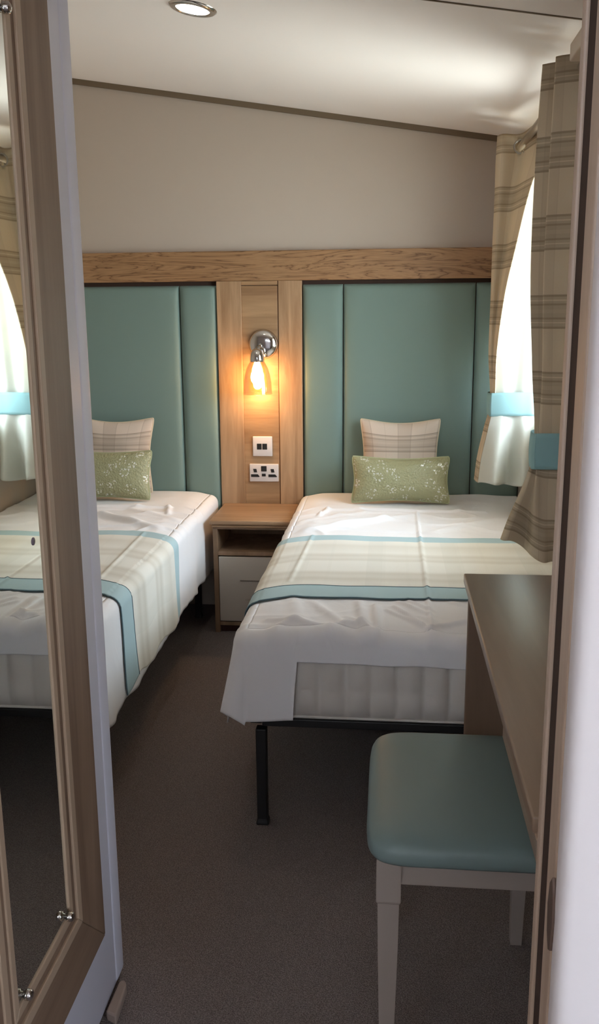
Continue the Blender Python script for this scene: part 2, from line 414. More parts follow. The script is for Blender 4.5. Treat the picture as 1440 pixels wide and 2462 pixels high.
# central oak pilaster with a sunk middle board
pil = boxes('pilaster', [(-.738, -.632, YB-.030, YB, .30, 1.4435), (-.474, -.374, YB-.030, YB, .30, 1.4435)], OAKZ, hb, .002)
boxes('centre_board', [(-.633, -.4765, YB-.026, YB-.001, .30, 1.424), (-.633, -.4765, YB-.029, YB-.001, 1.426, 1.4435)], oak('oak_centre', 'X', lin(138, 104, 72), lin(184, 148, 110), .45, .7), pil, .003)
boxes('groove', [(-.478, -.4725, YB-.0255, YB-.001, .30, 1.4435)], plain('groove_brown', lin(96, 66, 40), .8), pil)

# wall lamp
lp = thing('wall_lamp', 'lit chrome wall lamp with a bell glass shade above the bedside cabinet', 'lamp', (-.548, YB-.027, 1.18))
lathe('backplate', [(0, 0), (.061, 0), (.063, -.004), (.060, -.012), (.050, -.021), (.034, -.026), (0, -.028)], (-.540, YB-.027, 1.181), CHROME, lp, 48, 'Y')
tube('arm', [(-.545, YB-.05, 1.178), (-.550, YB-.072, 1.176), (-.556, YB-.092, 1.168), (-.558, YB-.100, 1.152), (-.558, YB-.101, 1.14)], .009, CHROME, lp)
LX, LY = -.558, YB-.101
lathe('lamp_holder', [(0, 1.165), (.012, 1.165), (.020, 1.158), (.026, 1.150), (.030, 1.132), (.031, 1.120), (.031, 1.112), (.029, 1.110), (0, 1.110)], (LX, LY, 0), CHROME, lp)
lathe('glass_shade', [(.026, 1.116), (.034, 1.106), (.046, 1.083), (.054, 1.055), (.059, 1.025), (.0605, .99), (.0612, .978), (.0625, .9765), (.0612, .975), (.0598, .978), (.0592, .99), (.0576, 1.025), (.0526, 1.055), (.0446, 1.083), (.033, 1.104), (.0245, 1.114)], (LX, LY, 0), AMBER, lp, 56)
lathe('bulb', [(0, 1.112), (.012, 1.11), (.0135, 1.09), (.018, 1.078), (.026, 1.062), (.0285, 1.046), (.026, 1.031), (.018, 1.019), (.009, 1.013), (0, 1.011)], (LX, LY, 0), BULB, lp, 28)

# sockets
us = thing('usb_socket', 'small square white socket plate with two black ports under the wall lamp', 'socket', (-.551, YB-.026, .698))
box('faceplate', -.594, -.508, YB-.036, YB-.026, .698, .785, PLASTIC, us, .003, 3)
b_ = box('port', -.5755, -.5545, YB-.0372, YB-.035, .728, .754, DARKCH, us, .001)
box('port', -.5515, -.5305, YB-.0372, YB-.035, .728, .754, DARKCH, us, .001)
ds_ = thing('double_socket', 'white double plug socket just above the bedside cabinet', 'socket', (-.546, YB-.026, .585))
box('faceplate', -.610, -.482, YB-.036, YB-.026, .585, .664, PLASTIC, ds_, .003, 3)
def slot(name, poly): return prism(name, poly, YB-.0374, YB-.035, DARKCH, ds_, 'Y')
for cx in (-.5845, -.5075):
    slot('earth_slot', [(cx-.009, .642), (cx+.005, .642), (cx+.008, .627), (cx-.006, .627)])
    slot('pin_slot', [(cx-.019, .618), (cx+.011, .618), (cx+.019, .609), (cx+.017, .606), (cx-.019, .606)])
box('rocker_switch', -.5585, -.534, YB-.0385, YB-.035, .631, .655, DARKCH, ds_, .0015)
box('rocker_switch', -.5555, -.5385, YB-.0385, YB-.035, .609, .621, DARKCH, ds_, .0015)

# ------------------------------------------------------------------ bedside cabinet
nsx0, nsx1, nsy = -.716, -.400, 3.515
ns = thing('bedside_cabinet', 'oak bedside cabinet with open shelf and pale drawer front between the beds', 'cabinet', ((nsx0+nsx1)/2, 3.67, 0))
OAKNX = oak('oak_cabinet', 'X', lin(140, 108, 78), lin(176, 142, 110), .4); 
boxes('top_board', [(nsx0-.010, nsx1+.006, nsy-.020, YB-.034, .468, .487), (nsx0-.004, nsx1+.002, nsy-.014, YB-.034, .455, .468)], OAKNX, ns, .005, 3)
OAKNZ = oak('oak_cabinet_upright', 'Z', lin(124, 98, 74), lin(160, 130, 104), .5)
boxes('carcass', [(nsx0, nsx0+.020, nsy, YB-.034, 0, .455), (nsx1-.020, nsx1, nsy, YB-.034, 0, .455), (nsx0+.02, nsx1-.02, YB-.05, YB-.036, 0, .455),
    (nsx0+.02, nsx1-.02, nsy, YB-.05, .446, .455), (nsx0+.02, nsx1-.02, nsy, YB-.05, .335, .352), (nsx0+.02, nsx1-.02, nsy, YB-.05, .032, .048)], OAKNZ, ns, .0015)
boxes('plinth', [(nsx0+.02, nsx1-.02, nsy+.02, nsy+.035, 0, .032)], plain('plinth_dark', lin(70, 36, 28), .6), ns)
dr = box('drawer_front', nsx0+.022, nsx1-.022, nsy-.002, nsy+.014, .052, .330, CABWHITE, ns, .002)
box('handle_groove', -.606, -.484, nsy-.0055, nsy-.001, .228, .2315, plain('groove_grey', lin(120, 108, 96), .5), dr, .001)
box('handle_groove', -.586, -.504, nsy-.0045, nsy-.001, .147, .149, plain('groove_grey2', lin(160, 150, 136), .5), dr, .0008)

# ------------------------------------------------------------------ beds
ZT = .530; XE = -.385; YE = 2.085; RR = .035; WX = XR-.008; YH = YB-.040
CREASE = []   # x0,y0,x1,y1,height,width
def cr(*a): CREASE.append(a)
cr(.112, 3.50, .112, 2.05, .0045, .005)
cr(-.030, 2.31, -.020, 2.08, .007, .010); cr(-.075, 2.34, -.055, 2.10, .005, .012)
cr(.02, 2.30, .105, 2.13, .006, .008); cr(.105, 2.13, .25, 2.22, .007, .009); cr(.0, 2.27, .09, 2.155, .004, .006)
cr(.03, 2.35, .11, 2.245, .005, .008); cr(.06, 2.36, .12, 2.28, .004, .006); cr(-.10, 2.20, -.04, 2.12, .006, .012)
cr(-.20, 2.33, -.10, 2.13, .005, .016); cr(-.30, 2.17, -.12, 2.11, .008, .014); cr(-.26, 2.36, -.22, 2.16, .004, .02)
cr(.18, 2.35, .30, 2.25, .005, .01); cr(-.30, 2.10, -.22, 2.16, .006, .012); cr(-.14, 2.12, -.05, 2.16, .006, .01)
cr(-.25, 3.52, .38, 3.50, .007, .008); cr(-.24, 3.53, -.27, 3.40, .007, .01)
cr(-.20, 3.22, .10, 3.44, .007, .022); cr(-.30, 3.14, -.02, 3.36, .006, .02); cr(.15, 3.16, .42, 3.40, .006, .025); cr(-.33, 3.3, -.1, 3.47, .005, .02)
cr(-.265, 3.06, -.285, 2.50, .004, .006)
def creases(x, y):
    h = 0
    for x0, y0, x1, y1, a, w_ in CREASE:
        a *= 1.5
        dx, dy = x1-x0, y1-y0; L2 = dx*dx+dy*dy
        t = max(0, min(1, ((x-x0)*dx+(y-y0)*dy)/L2)); d2 = (x-x0-t*dx)**2+(y-y0-t*dy)**2
        if d2 < (3.2*w_)**2: h += a*math.exp(-d2/(w_*w_))*(.5+.5*math.sin(PI*min(1, max(0, t*.9+.05)))**.5)
    return h
def ztop(x, y):
    z = ZT+.004*nz(x*3, y*3, 1)+.003*nz(x*9, y*9, 4)
    z += .008*sstep(3.48, 3.62, y)*(1-sstep(.36, .54, x))*sstep(XE, XE+.12, x)
    z += creases(x, y)
    e = 1-sstep(2.085, 2.40, y); z += e*(.006*nz(x*14, y*5, 9)+.006*max(0, 1-4*abs(nz(x*5+y*2, y*7-x*2, 3)))**1.5)
    z += .007*sstep(3.05, 3.15, y)*(1-sstep(3.5, 3.58, y))*max(0, 1-6*abs(nz(x*3-y*5, y*6+x*2, 7)))**1.5
    z -= .010*(1-sstep(0, .10, x-XE))+.004*(1-sstep(0, .08, y-YE))
    return z
def side_pt(x_in, y_in, n_, ang_or_drop, flare, off=0., fold=0.):
    """roll over the edge then hang; ang_or_drop = arc length from the inset line"""
    z0 = ztop(x_in, y_in); arc = RR*PI/2; s = ang_or_drop
    if s <= arc:
        th = s/RR; out = RR*math.sin(th)+off*math.sin(th); dz = RR*(1-math.cos(th))-off*math.cos(th)
    else:
        d = s-arc; out = RR+off+flare*d+fold*d; dz = RR+d
    return (x_in+n_[0]*out, y_in+n_[1]*out, z0-dz)

def make_bed(side):
    sg = 1 if side == 'R' else -1
    T = (lambda p: p) if sg == 1 else (lambda p: (-1.14-p[0], p[1], p[2]))
    suffix = 'right' if side == 'R' else 'left'
    rootx = T((.085, 3, 0))[0]
    lab = {'R': 'single bed under the window with a pleated mattress side and black steel legs', 'L': 'single bed mostly hidden behind the open mirrored door'}[side]
    bed = thing('bed', lab, 'bed', (rootx, 2.98, 0), 'twin beds either side of the cabinet')
    # mattress with scalloped upright quilting
    x0, x1, y0, y1 = XE+.022, XR-.012, YE+.020, YB-.042
    out = []
    def seg(a, b, n_, L):
        m = max(2, int(L/.006))
        for i in range(m):
            t = i/m; p = Vector(a).lerp(Vector(b), t); q = abs(math.sin(PI*(t*L)/(.0655)))**.55
            out.append((p, n_, q))
    seg((x0, y0), (x1, y0), (0, -1), x1-x0); seg((x1, y0), (x1, y1), (1, 0), .001); seg((x1, y1), (x0, y1), (0, 1), .001); seg((x0, y1), (x0, y0), (-1, 0), y1-y0)
    zs = [.300, .303, .310, .34, .375, .380, .385, .42, .455, .475, .492, .497]; am = [-.008, 0, .5, 1, .97, .88, .97, 1, .8, .4, -.1, -.6]
    V = []; Fc = []; N = len(out)
    for z, a_ in zip(zs, am):
        for p, n_, q in out:
            d = .020*q*a_ if a_ > 0 else .02*a_
            V.append(T((p.x+n_[0]*d, p.y+n_[1]*d, z)))
    for j in range(len(zs)-1):
        for i in range(N):
            k = (i+1) % N; Fc.append((j*N+i, j*N+k, (j+1)*N+k, (j+1)*N+i))
    Fc.append(tuple(range(N))); Fc.append(tuple(range((len(zs)-1)*N, len(zs)*N)))
    me = mesh('mattress', V, Fc)
    bm = bmesh.new(); bm.from_mesh(me); bmesh.ops.recalc_face_normals(bm, faces=bm.faces[:]); bm.to_mesh(me); bm.free()
    link('mattress', me, MATT, bed)
    # edge tape along the mattress base
    tube('edge_tape', [T((x0-.003, y1, .301)), T((x0-.003, y0-.003, .301)), T((x1, y0-.003, .301))], .004, MATT, bed, 8)
    def tb(a, b, c, d, e, f): X = sorted((T((a, 0, 0))[0], T((b, 0, 0))[0])); return (X[0], X[1], c, d, e, f)
    boxes('bed_frame', [tb(x0+.05, x1-.01, y0-.012, y0+.015, .276, .297), tb(x0+.015, x1-.01, y1-.04, y1-.01, .270, .297), tb(x0+.015, x0+.045, y0+.015, y1-.04, .270, .297), tb(x1-.04, x1-.01, y0+.015, y1-.04, .270, .297)]
          + [tb(x0+.045, x1-.04, y0+.1+i*.12, y0+.16+i*.12, .283, .297) for i in range(13)], BLACK, bed, .002)
    for lx, ly in [(-.316, 2.100), (.48, 2.100), (-.314, 3.70), (.48, 3.70)]:
        c = T((lx, ly, 0))
        bm = bmesh.new()
        vs = [bm.verts.new((c[0]+sx*w_, c[1]+sy*w_, z)) for z, w_ in ((0, .0165), (.006, .0165), (.016, .0135), (.270, .0140)) for sx, sy in ((-1, -1), (1, -1), (1, 1), (-1, 1))]
        for j in range(3):
            for i in range(4): bm.faces.new((vs[j*4+i], vs[j*4+(i+1) % 4], vs[j*4+4+(i+1) % 4], vs[j*4+4+i]))
        bm.faces.new(vs[:4]); bm.faces.new(vs[12:16]); bmesh.ops.recalc_face_normals(bm, faces=bm.faces[:])
        bmesh.ops.bevel(bm, geom=bm.edges[:], offset=.003, segments=2, affect='EDGES', profile=.5)
        me = bpy.data.meshes.new('leg'); bm.to_mesh(me); bm.free(); link('leg', me, BLACK, bed)

    # ---- bedspread: top + one continuous skirt round the open side, the corner and the foot
    lab = {'R': 'creased white bedspread on the bed under the window', 'L': 'white bedspread hanging low over the side of the door-side bed'}[side]
    V = []; Fc = []
    nx, ny = 186, 350
    for j in range(ny+1):
        for i in range(nx+1):
            x = lerp(XE+RR, WX, i/nx); y = lerp(YE+RR, YH, j/ny); V.append(T((x, y, ztop(x, y))))
    for j in range(ny):
        for i in range(nx):
            a = j*(nx+1)+i; Fc.append((a, a+1, a+nx+2, a+nx+1))
    path = []
    m = 240
    for i in range(m): path.append((XE+RR, lerp(YH, YE+RR, i/m), (-1, 0), 'side', i/m))
    for i in range(24):
        a_ = i/24*PI/2; path.append((XE+RR, YE+RR, (-math.cos(a_), -math.sin(a_)), 'corner', i/24))
    for i in range(161): path.append((lerp(XE+RR, WX, i/160), YE+RR, (0, -1), 'foot', i/160))
    base = len(V); K = 34
    for k, (x, y, n_, typ, t) in enumerate(path):
        arc = RR*PI/2; p_len = k*.0073
        hz = .262+.012*nz(y*2.2, 3)+.010*nz(y*7, 5) if side == 'R' else .236+.018*nz(y*2.1+2, 3)+.010*nz(y*8, 5)-.016*sstep(3.2, 3.7, y)
        flare = .10*sstep(0, 1, t) if typ == 'side' else (.10+.18*math.sin(t*PI) if typ == 'corner' else 0)
        fold = .05*nz(y*6, 2)+.03*nz(y*14, 8) if typ == 'side' else .02*math.sin(p_len*9)
        if typ == 'corner': hz = lerp(.285, .322, math.sin(t*PI))
        if typ == 'foot':
            long_ = 1-sstep(-.232, -.222, x); flare = .10*(1-sstep(-.35, -.22, x))+.03
            hz = lerp(.452+.005*nz(x*8, 1)+.006*sstep(.0, -.22, x), .302, long_)
            fold = .10*nz(x*11, 12)+.03*nz(x*30, 2)
            fold *= 1-long_
        L = arc+max(.01, (ztop(x, y)-RR)-hz)
        for j in range(K+1):
            s = L*j/K; V.append(T(side_pt(x, y, n_, s, flare, 0, fold)))
    for k in range(len(path)-1):
        for j in range(K):
            a = base+k*(K+1)+j; Fc.append((a, a+1, a+K+2, a+K+1))
    me = mesh('bedspread', V, Fc)
    bm = bmesh.new(); bm.from_mesh(me); bmesh.ops.remove_doubles(bm, verts=bm.verts[:], dist=.00005); bmesh.ops.recalc_face_normals(bm, faces=bm.faces[:]); bm.to_mesh(me); bm.free()
    me.polygons.foreach_set('use_smooth', [True]*len(me.polygons))
    sp = link('bedspread', me, SHEET); md = sp.modifiers.new('thickness', 'SOLIDIFY'); md.thickness = .003; md.offset = 0
    tag(sp, lab, 'bedspread', 'white bedspreads')

    # ---- runner
    lab = {'R': 'cream checked bed runner with pale blue borders across the bed under the window', 'L': 'checked bed runner with blue borders draped down the door-side bed'}[side]
    ry0, ry1 = (2.365, 3.065) if side == 'R' else (2.385, 3.085)
    rn = thing('bed_runner', lab, 'bed runner', T((.08, (ry0+ry1)/2, .26)), 'bed runners')
    Wt = WX-(XE+RR)
    def rl(v):
        y = lerp(ry0, ry1, v); return RR*PI/2+(.250 if side == 'R' else .232+.010*nz(y*5, 7)+.008*math.sin(y*22))
    def rp(a, yy, off):          # a = metres from the inset line: + on top, - hanging
        if a >= 0: return T((XE+RR+a, yy, ztop(XE+RR+a, yy)*.75+.25*ZT+off+.001))
        t = (YH-yy)/(YH-YE-RR); flare = .10*sstep(0, 1, t); fold = .05*nz(yy*6, 2)+.03*nz(yy*14, 8)
        p = side_pt(XE+RR, yy, (-1, 0), -a, flare, off, fold); return T(p)
    def skew(a): return .045*sstep(.0, -.3, a)*(1 if side == 'L' else .6)+.03*sstep(.12, -.02, a)
    def rfn(u, v):
        L = rl(v); a = lerp(-L, Wt, u); y = lerp(ry0, ry1, v)-skew(a); return rp(a, y, .0062)
    grid('cloth', rfn, 260, 120, RUNNER, rn, .0025, uv=lambda u, v: (lerp(-.3, Wt, u), .7*v))
    for v in (.0, .15):
        pts = []
        for i in range(131):
            a = lerp(-rl(v), Wt, i/130); pts.append(rp(a, lerp(ry0, ry1, v)-skew(a), .0078 if v else .006))
        tube('piping', pts, .0019 if v == 0 else .0013, PIPE_DK, rn, 6)

    # ---- cushions
    def cushion(name, cx, cy, z0, w_, h_, t_, tilt, mat, pinch, lab, cat, group, pipe=None, roll=0):
        M = Matrix.Translation((cx, cy, z0)) @ Matrix.Rotation(roll, 4, 'Y') @ Matrix.Rotation(tilt, 4, 'X')
        n = 44
        V = []; U = []; Fc = []
        def P(u, v, s):
            fx = 1-pinch*(1-v*v)**.9; fy = 1-pinch*(w_/h_)**.5*1.15*(1-u*u)**.9
            r = 1-.085*(abs(u)*abs(v))**5
            th = t_*(max(0, 1-abs(u)**2.6)**.55)*(max(0, 1-abs(v)**2.6)**.55)
            th *= 1+.10*nz(u*2+cx*5, v*2, s)
            return (M @ Vector((u*fx*r*w_/2, s*th/2, v*fy*r*h_/2+h_/2)))
        for s in (-1, 1):
            for j in range(n+1):
                for i in range(n+1):
                    u = math.sin((i/n-.5)*PI); v = math.sin((j/n-.5)*PI)
                    V.append(P(u, v, s)); U.append((u*w_/2*sg, v*h_/2))
            b = 0 if s == -1 else (n+1)**2
            for j in range(n):
                for i in range(n):
                    a = b+j*(n+1)+i; Fc.append((a, a+1, a+n+2, a+n+1) if s == -1 else (a, a+n+1, a+n+2, a+1))
        th = thing(name, lab, cat, (cx, cy, z0), group)
        link('cover', mesh('cover', V, Fc, uvs=U), mat, th)
        pts = []
        for i in range(n): pts.append(P(math.sin((i/n-.5)*PI), -1, 1))
        for i in range(n): pts.append(P(1, math.sin((i/n-.5)*PI), 1))
        for i in range(n): pts.append(P(-math.sin((i/n-.5)*PI), 1, 1))
        for i in range(n): pts.append(P(-1, -math.sin((i/n-.5)*PI), 1))
        q = [pts[0]]
        for p in pts[1:]:
            if (p-q[-1]).length > .002: q.append(p)
        tube('piping', q, .0035, pipe, th, 8, closed=True)
    pl = {'R': 'plaid cushion leaning on the teal panel of the bed by the window', 'L': 'plaid cushion beside the door edge, behind the green cushion'}[side]
    gl = {'R': 'shiny sage green cushion in front of the plaid one on the window-side bed', 'L': 'sage green shiny cushion beside the door edge on the hidden bed'}[side]
    dx = 0 if side == 'R' else 0.0
    c1 = T((.046, 3.722, 0)); c2 = T((.048, 3.600, 0))
    cushion('plaid_cushion', c1[0]+dx, c1[1], ZT+.012, .362, .350, .09, math.radians(-13), PLAID_P, .17, pl, 'cushion', 'plaid cushions', PIPING)
    cushion('green_cushion', c2[0]+dx, c2[1], ZT+.010, .425 if side == 'R' else .41, .208 if side == 'R' else .225, .100, math.radians(-17), SEQ, .12, gl, 'cushion', 'green cushions', plain('sage_piping', lin(166, 170, 132), .6))
make_bed('R'); make_bed('L')

# ------------------------------------------------------------------ curtains
def catmull(P, t):
    n = len(P)-1; x = t*n; i = min(int(x), n-1); f = x-i
    p0 = P[max(i-1, 0)]; p1 = P[i]; p2 = P[i+1]; p3 = P[min(i+2, n)]
    return [.5*((2*b)+(-a+c)*f+(2*a-5*b+4*c-d)*f*f+(-a+3*b-3*c+d)*f**3) for a, b, c, d in zip(p0, p1, p2, p3)]
def curtain_sheet(name, keys, mat, parent, nu=70, nv=90, thick=.003, width=.5, holes=(), uoff=0, hem=0, slant=0):
    """keys: list of (z, [(x,y),...]) from top to bottom"""
    zs = [k[0] for k in keys]
    def fn(u, v):
        z = lerp(zs[0], zs[-1], v)
        for i in range(len(keys)-1):
            if z <= keys[i][0]+1e-9 and z >= keys[i+1][0]-1e-9: break
        t = (keys[i][0]-z)/(keys[i][0]-keys[i+1][0]); a = catmull(keys[i][1], u); b = catmull(keys[i+1][1], u)
        # smooth in z via finite tangents
        pa = catmull(keys[max(i-1, 0)][1], u); pb = catmull(keys[min(i+2, len(keys)-1)][1], u)
        def hm(p0, z0, p1, z1, p2, z2, p3, z3):
            m1 = (p2-p0)/(z2-z0) if z2 != z0 else 0; m2 = (p3-p1)/(z3-z1) if z3 != z1 else 0
            h = z2-z1; return (2*t**3-3*t*t+1)*p1+(t**3-2*t*t+t)*h*m1+(-2*t**3+3*t*t)*p2+(t**3-t*t)*h*m2
        zz = [keys[max(i-1, 0)][0], keys[i][0], keys[i+1][0], keys[min(i+2, len(keys)-1)][0]]
        x = hm(pa[0], zz[0], a[0], zz[1], b[0], zz[2], pb[0], zz[3]); y = hm(pa[1], zz[0], a[1], zz[1], b[1], zz[2], pb[1], zz[3])
        if hem: z = z+hem*math.sin(u*9)*v**8
        if slant: z += slant*sstep(.43, .33, x)*sstep(.6, 1, v)
        return (min(x, XR-.006), y, z)
    def dr(u, v):
        p = fn(u, v); return any((Vector(p)-Vector(h)).length < .021 for h in holes)
    return grid(name, fn, nu, nv, mat, parent, thick, uv=lambda u, v: (u*width+uoff, lerp(zs[0], zs[-1], v)), drop=dr if holes else None)

RX, RZ = .462, 1.893
far = thing('curtain', 'far checked curtain with pale lining, tied back near the headboard', 'curtain', (.46, 3.58, .66), 'checked window curtains')
YC = 3.46
def E_(x, y=YC): return (x, y)
curtain_sheet('panel', [
 (1.925, [(.500, YC-.33), (.476, YC-.17), (.452, YC-.005), (.388, YC-.008), (.384, YC+.06), (.50, YC+.11), (.395, YC+.16), (.52, YC+.22), (.40, YC+.28), (.52, YC+.33)]),
 (1.84, [(.500, YC-.30), (.476, YC-.16), (.452, YC-.005), (.386, YC-.005), (.382, YC+.06), (.50, YC+.11), (.395, YC+.16), (.52, YC+.22), (.40, YC+.28), (.52, YC+.33)]),
 (1.72, [(.462, YC-.24), (.450, YC-.13), (.432, YC-.003), (.384, YC-.004), (.38, YC+.06), (.47, YC+.10), (.40, YC+.16), (.51, YC+.22), (.41, YC+.27), (.52, YC+.32)]),
 (1.55, [(.432, YC-.18), (.424, YC-.10), (.415, YC-.002), (.379, YC-.002), (.378, YC+.06), (.45, YC+.10), (.40, YC+.15), (.50, YC+.20), (.42, YC+.25), (.52, YC+.30)]),
 (1.36, [(.404, YC-.11), (.400, YC-.06), (.396, YC), (.376, YC+.0), (.377, YC+.05), (.44, YC+.09), (.40, YC+.14), (.49, YC+.19), (.43, YC+.24), (.52, YC+.28)]),
 (1.15, [(.391, YC-.05), (.389, YC-.03), (.386, YC), (.374, YC+.005), (.376, YC+.04), (.43, YC+.07), (.41, YC+.12), (.48, YC+.16), (.45, YC+.20), (.52, YC+.24)]),
 (.965, [(.394, YC-.010), (.392, YC-.006), (.389, YC), (.384, YC+.01), (.386, YC+.04), (.42, YC+.06), (.41, YC+.10), (.47, YC+.12), (.46, YC+.15), (.52, YC+.17)]),
 (.87, [(.372, YC-.024), (.370, YC-.018), (.368, YC-.01), (.366, YC), (.366, YC+.04), (.41, YC+.07), (.40, YC+.11), (.47, YC+.14), (.46, YC+.18), (.52, YC+.20)]),
 (.76, [(.350, YC-.034), (.348, YC-.03), (.346, YC-.02), (.344, YC), (.348, YC+.05), (.41, YC+.08), (.39, YC+.13), (.47, YC+.16), (.46, YC+.20), (.52, YC+.22)]),
 (.670, [(.340, YC-.044), (.338, YC-.038), (.336, YC-.02), (.334, YC), (.340, YC+.05), (.41, YC+.09), (.38, YC+.14), (.47, YC+.17), (.46, YC+.21), (.52, YC+.23)])],
 PLAID_C, far, 140, 110, .003, 1.0, holes=[(.452, YC-.003, RZ-.012), (.460, YC-.03, RZ-.012)])
ln = curtain_sheet('lining', [
 (1.88, [(.500, YC+.03), (.512, YC+.035), (.525, YC+.04), (.536, YC+.05), (.548, YC+.06)]),
 (1.72, [(.452, YC+.008), (.475, YC+.004), (.50, YC+.012), (.525, YC+.008), (.548, YC+.02)]),
 (1.55, [(.425, YC+.003), (.46, YC-.004), (.49, YC+.004), (.52, YC-.003), (.548, YC+.01)]),
 (1.36, [(.400, YC+.002), (.44, YC-.010), (.48, YC+.002), (.515, YC-.008), (.548, YC+.01)]),
 (1.15, [(.388, YC+.001), (.43, YC-.014), (.47, YC+.0), (.51, YC-.012), (.548, YC+.01)]),
 (.965, [(.390, YC-.003), (.43, YC-.016), (.465, YC-.004), (.505, YC-.016), (.545, YC+.005)]),
 (.87, [(.372, YC-.026), (.415, YC-.050), (.46, YC-.03), (.505, YC-.050), (.549, YC-.005)]),
 (.76, [(.350, YC-.038), (.400, YC-.100), (.450, YC-.030), (.500, YC-.095), (.550, YC-.01)]),
 (.670, [(.340, YC-.048), (.392, YC-.135), (.445, YC-.020), (.495, YC-.130), (.550, YC-.01)])],
 LINING, far, 60, 110, .002, .6, hem=.010)
tube('eyelet', [(.452+.0225*math.cos(a), YC-.008-.4*max(0,.0225*math.cos(a)), RZ-.012+.0225*math.sin(a)) for a in np.linspace(0, 2*PI, 29)[:-1]], .0035, plain('eyelet_pewter', (.35, .32, .28, 1), .3, .9), far, 8, closed=True)
for dy in (.085, .135, .19, .25, .305):
    tube('eyelet', [(RX+.0225*math.cos(a), YC+dy, RZ+.0225*math.sin(a)) for a in np.linspace(0, 2*PI, 25)[:-1]], .003, bpy.data.materials['eyelet_pewter'], far, 6, closed=True)

def tieback(loc, path, z0, z1, label):
    t = thing('curtain_tieback', label, 'tieback', loc, 'blue curtain tiebacks')
    def fn(u, v):
        P = path+[path[0]]; x, y = catmull(P, u); b = .003*math.sin(v*PI)
        cx = sum(p[0] for p in path)/len(path); cy = sum(p[1] for p in path)/len(path)
        d = Vector((x-cx, y-cy)).normalized(); return (min(x+d.x*b, XR-.002), y+d.y*b, lerp(z0, z1, v)+.004*math.sin(u*6.28))
    grid('band', fn, 60, 8, TIE, t, .003)
    lathe('hook', [(0, 0), (.009, 0), (.009, -.004), (.004, -.006), (.004, -.022), (.008, -.024), (.006, -.03), (0, -.03)], (XR, loc[1]+.02, (z0+z1)/2), CHROME, t, 16, 'X')
tieback((.46, 3.52, .925), [(.381, YC-.016), (.43, YC-.028), (.50, YC-.028), (.548, YC-.012), (.550, YC+.10), (.53, YC+.19), (.44, YC+.17), (.385, YC+.10), (.377, YC+.03)], .920, 1.008,
        'pale blue tieback round the far curtain, brightly lit by the window')

near = thing('curtain', 'near checked curtain seen in shade beside the door lining', 'curtain', (.46, 2.5, .66), 'checked window curtains')
YN = 2.45
curtain_sheet('panel', [
 (1.925, [(.545, YN-.04), (.50, YN-.02), (.45, YN), (.412, YN+.015), (.404, YN+.03), (.44, YN+.055), (.392, YN+.085), (.390, YN+.10), (.50, YN+.13), (.41, YN+.17), (.52, YN+.21), (.41, YN+.25), (.50, YN+.29), (.42, YN+.33), (.46, YN+.36)]),
 (1.70, [(.545, YN-.04), (.50, YN-.02), (.45, YN), (.410, YN+.015), (.401, YN+.03), (.44, YN+.055), (.386, YN+.085), (.384, YN+.10), (.50, YN+.13), (.41, YN+.17), (.52, YN+.20), (.41, YN+.24), (.50, YN+.28), (.42, YN+.32), (.46, YN+.34)]),
 (1.40, [(.545, YN-.04), (.50, YN-.02), (.45, YN), (.409, YN+.015), (.400, YN+.03), (.44, YN+.050), (.385, YN+.075), (.384, YN+.09), (.50, YN+.11), (.41, YN+.14), (.52, YN+.17), (.41, YN+.20), (.50, YN+.24), (.42, YN+.27), (.46, YN+.29)]),
 (1.15, [(.548, YN-.03), (.50, YN-.02), (.455, YN), (.418, YN+.012), (.408, YN+.03), (.44, YN+.045), (.396, YN+.06), (.395, YN+.07), (.49, YN+.09), (.42, YN+.11), (.51, YN+.13), (.43, YN+.16), (.50, YN+.18), (.43, YN+.21), (.47, YN+.22)]),
 (.94, [(.549, YN-.01), (.50, YN-.01), (.46, YN), (.425, YN+.008), (.405, YN+.02), (.43, YN+.03), (.402, YN+.04), (.405, YN+.05), (.47, YN+.06), (.43, YN+.07), (.50, YN+.08), (.45, YN+.09), (.50, YN+.10), (.45, YN+.11), (.48, YN+.12)]),
 (.82, [(.549, YN-.02), (.50, YN-.02), (.455, YN-.01), (.420, YN-.0), (.398, YN+.0), (.40, YN+.03), (.380, YN+.03), (.382, YN+.05), (.46, YN+.06), (.41, YN+.08), (.50, YN+.09), (.44, YN+.11), (.50, YN+.12), (.44, YN+.14), (.48, YN+.15)]),
 (.63, [(.549, YN-.03), (.50, YN-.04), (.455, YN-.02), (.425, YN-.04), (.395, YN-.02), (.380, YN+.03), (.324, YN+.01), (.326, YN+.05), (.42, YN+.08), (.36, YN+.12), (.48, YN+.12), (.41, YN+.17), (.49, YN+.17), (.42, YN+.20), (.48, YN+.21)])],
 PLAID_C, near, 190, 110, .003, 1.35, hem=.004, slant=.055)
for dy in (.085, .125, .17, .215, .26, .305):
    tube('eyelet', [(RX+.0225*math.cos(a), YN+dy, RZ+.0225*math.sin(a)) for a in np.linspace(0, 2*PI, 25)[:-1]], .003, bpy.data.materials['eyelet_pewter'], near, 6, closed=True)
tieback((.47, YN+.07, .886), [(.396, YN+.0), (.43, YN-.016), (.50, YN-.026), (.550, YN-.0), (.552, YN+.10), (.53, YN+.155), (.44, YN+.145), (.398, YN+.10), (.390, YN+.03)], .886, .984,
        'dark shaded blue tieback round the near curtain')
cp = thing('curtain_pole', 'taupe curtain pole running along the window wall', 'curtain pole', (RX, 3.0, RZ-.013))
tube('pole', [(RX, 2.30, RZ), (RX, 3.83, RZ)], .0125, plain('pole_taupe', lin(150, 136, 120), .4, .2), cp, 20)
for y in (2.32, 3.80):
    boxes('bracket', [(RX-.006, XR, y-.006, y+.006, RZ-.008, RZ+.008), (XR-.006, XR, y-.02, y+.02, RZ-.035, RZ+.035)], bpy.data.materials['pole_taupe'], cp, .002)
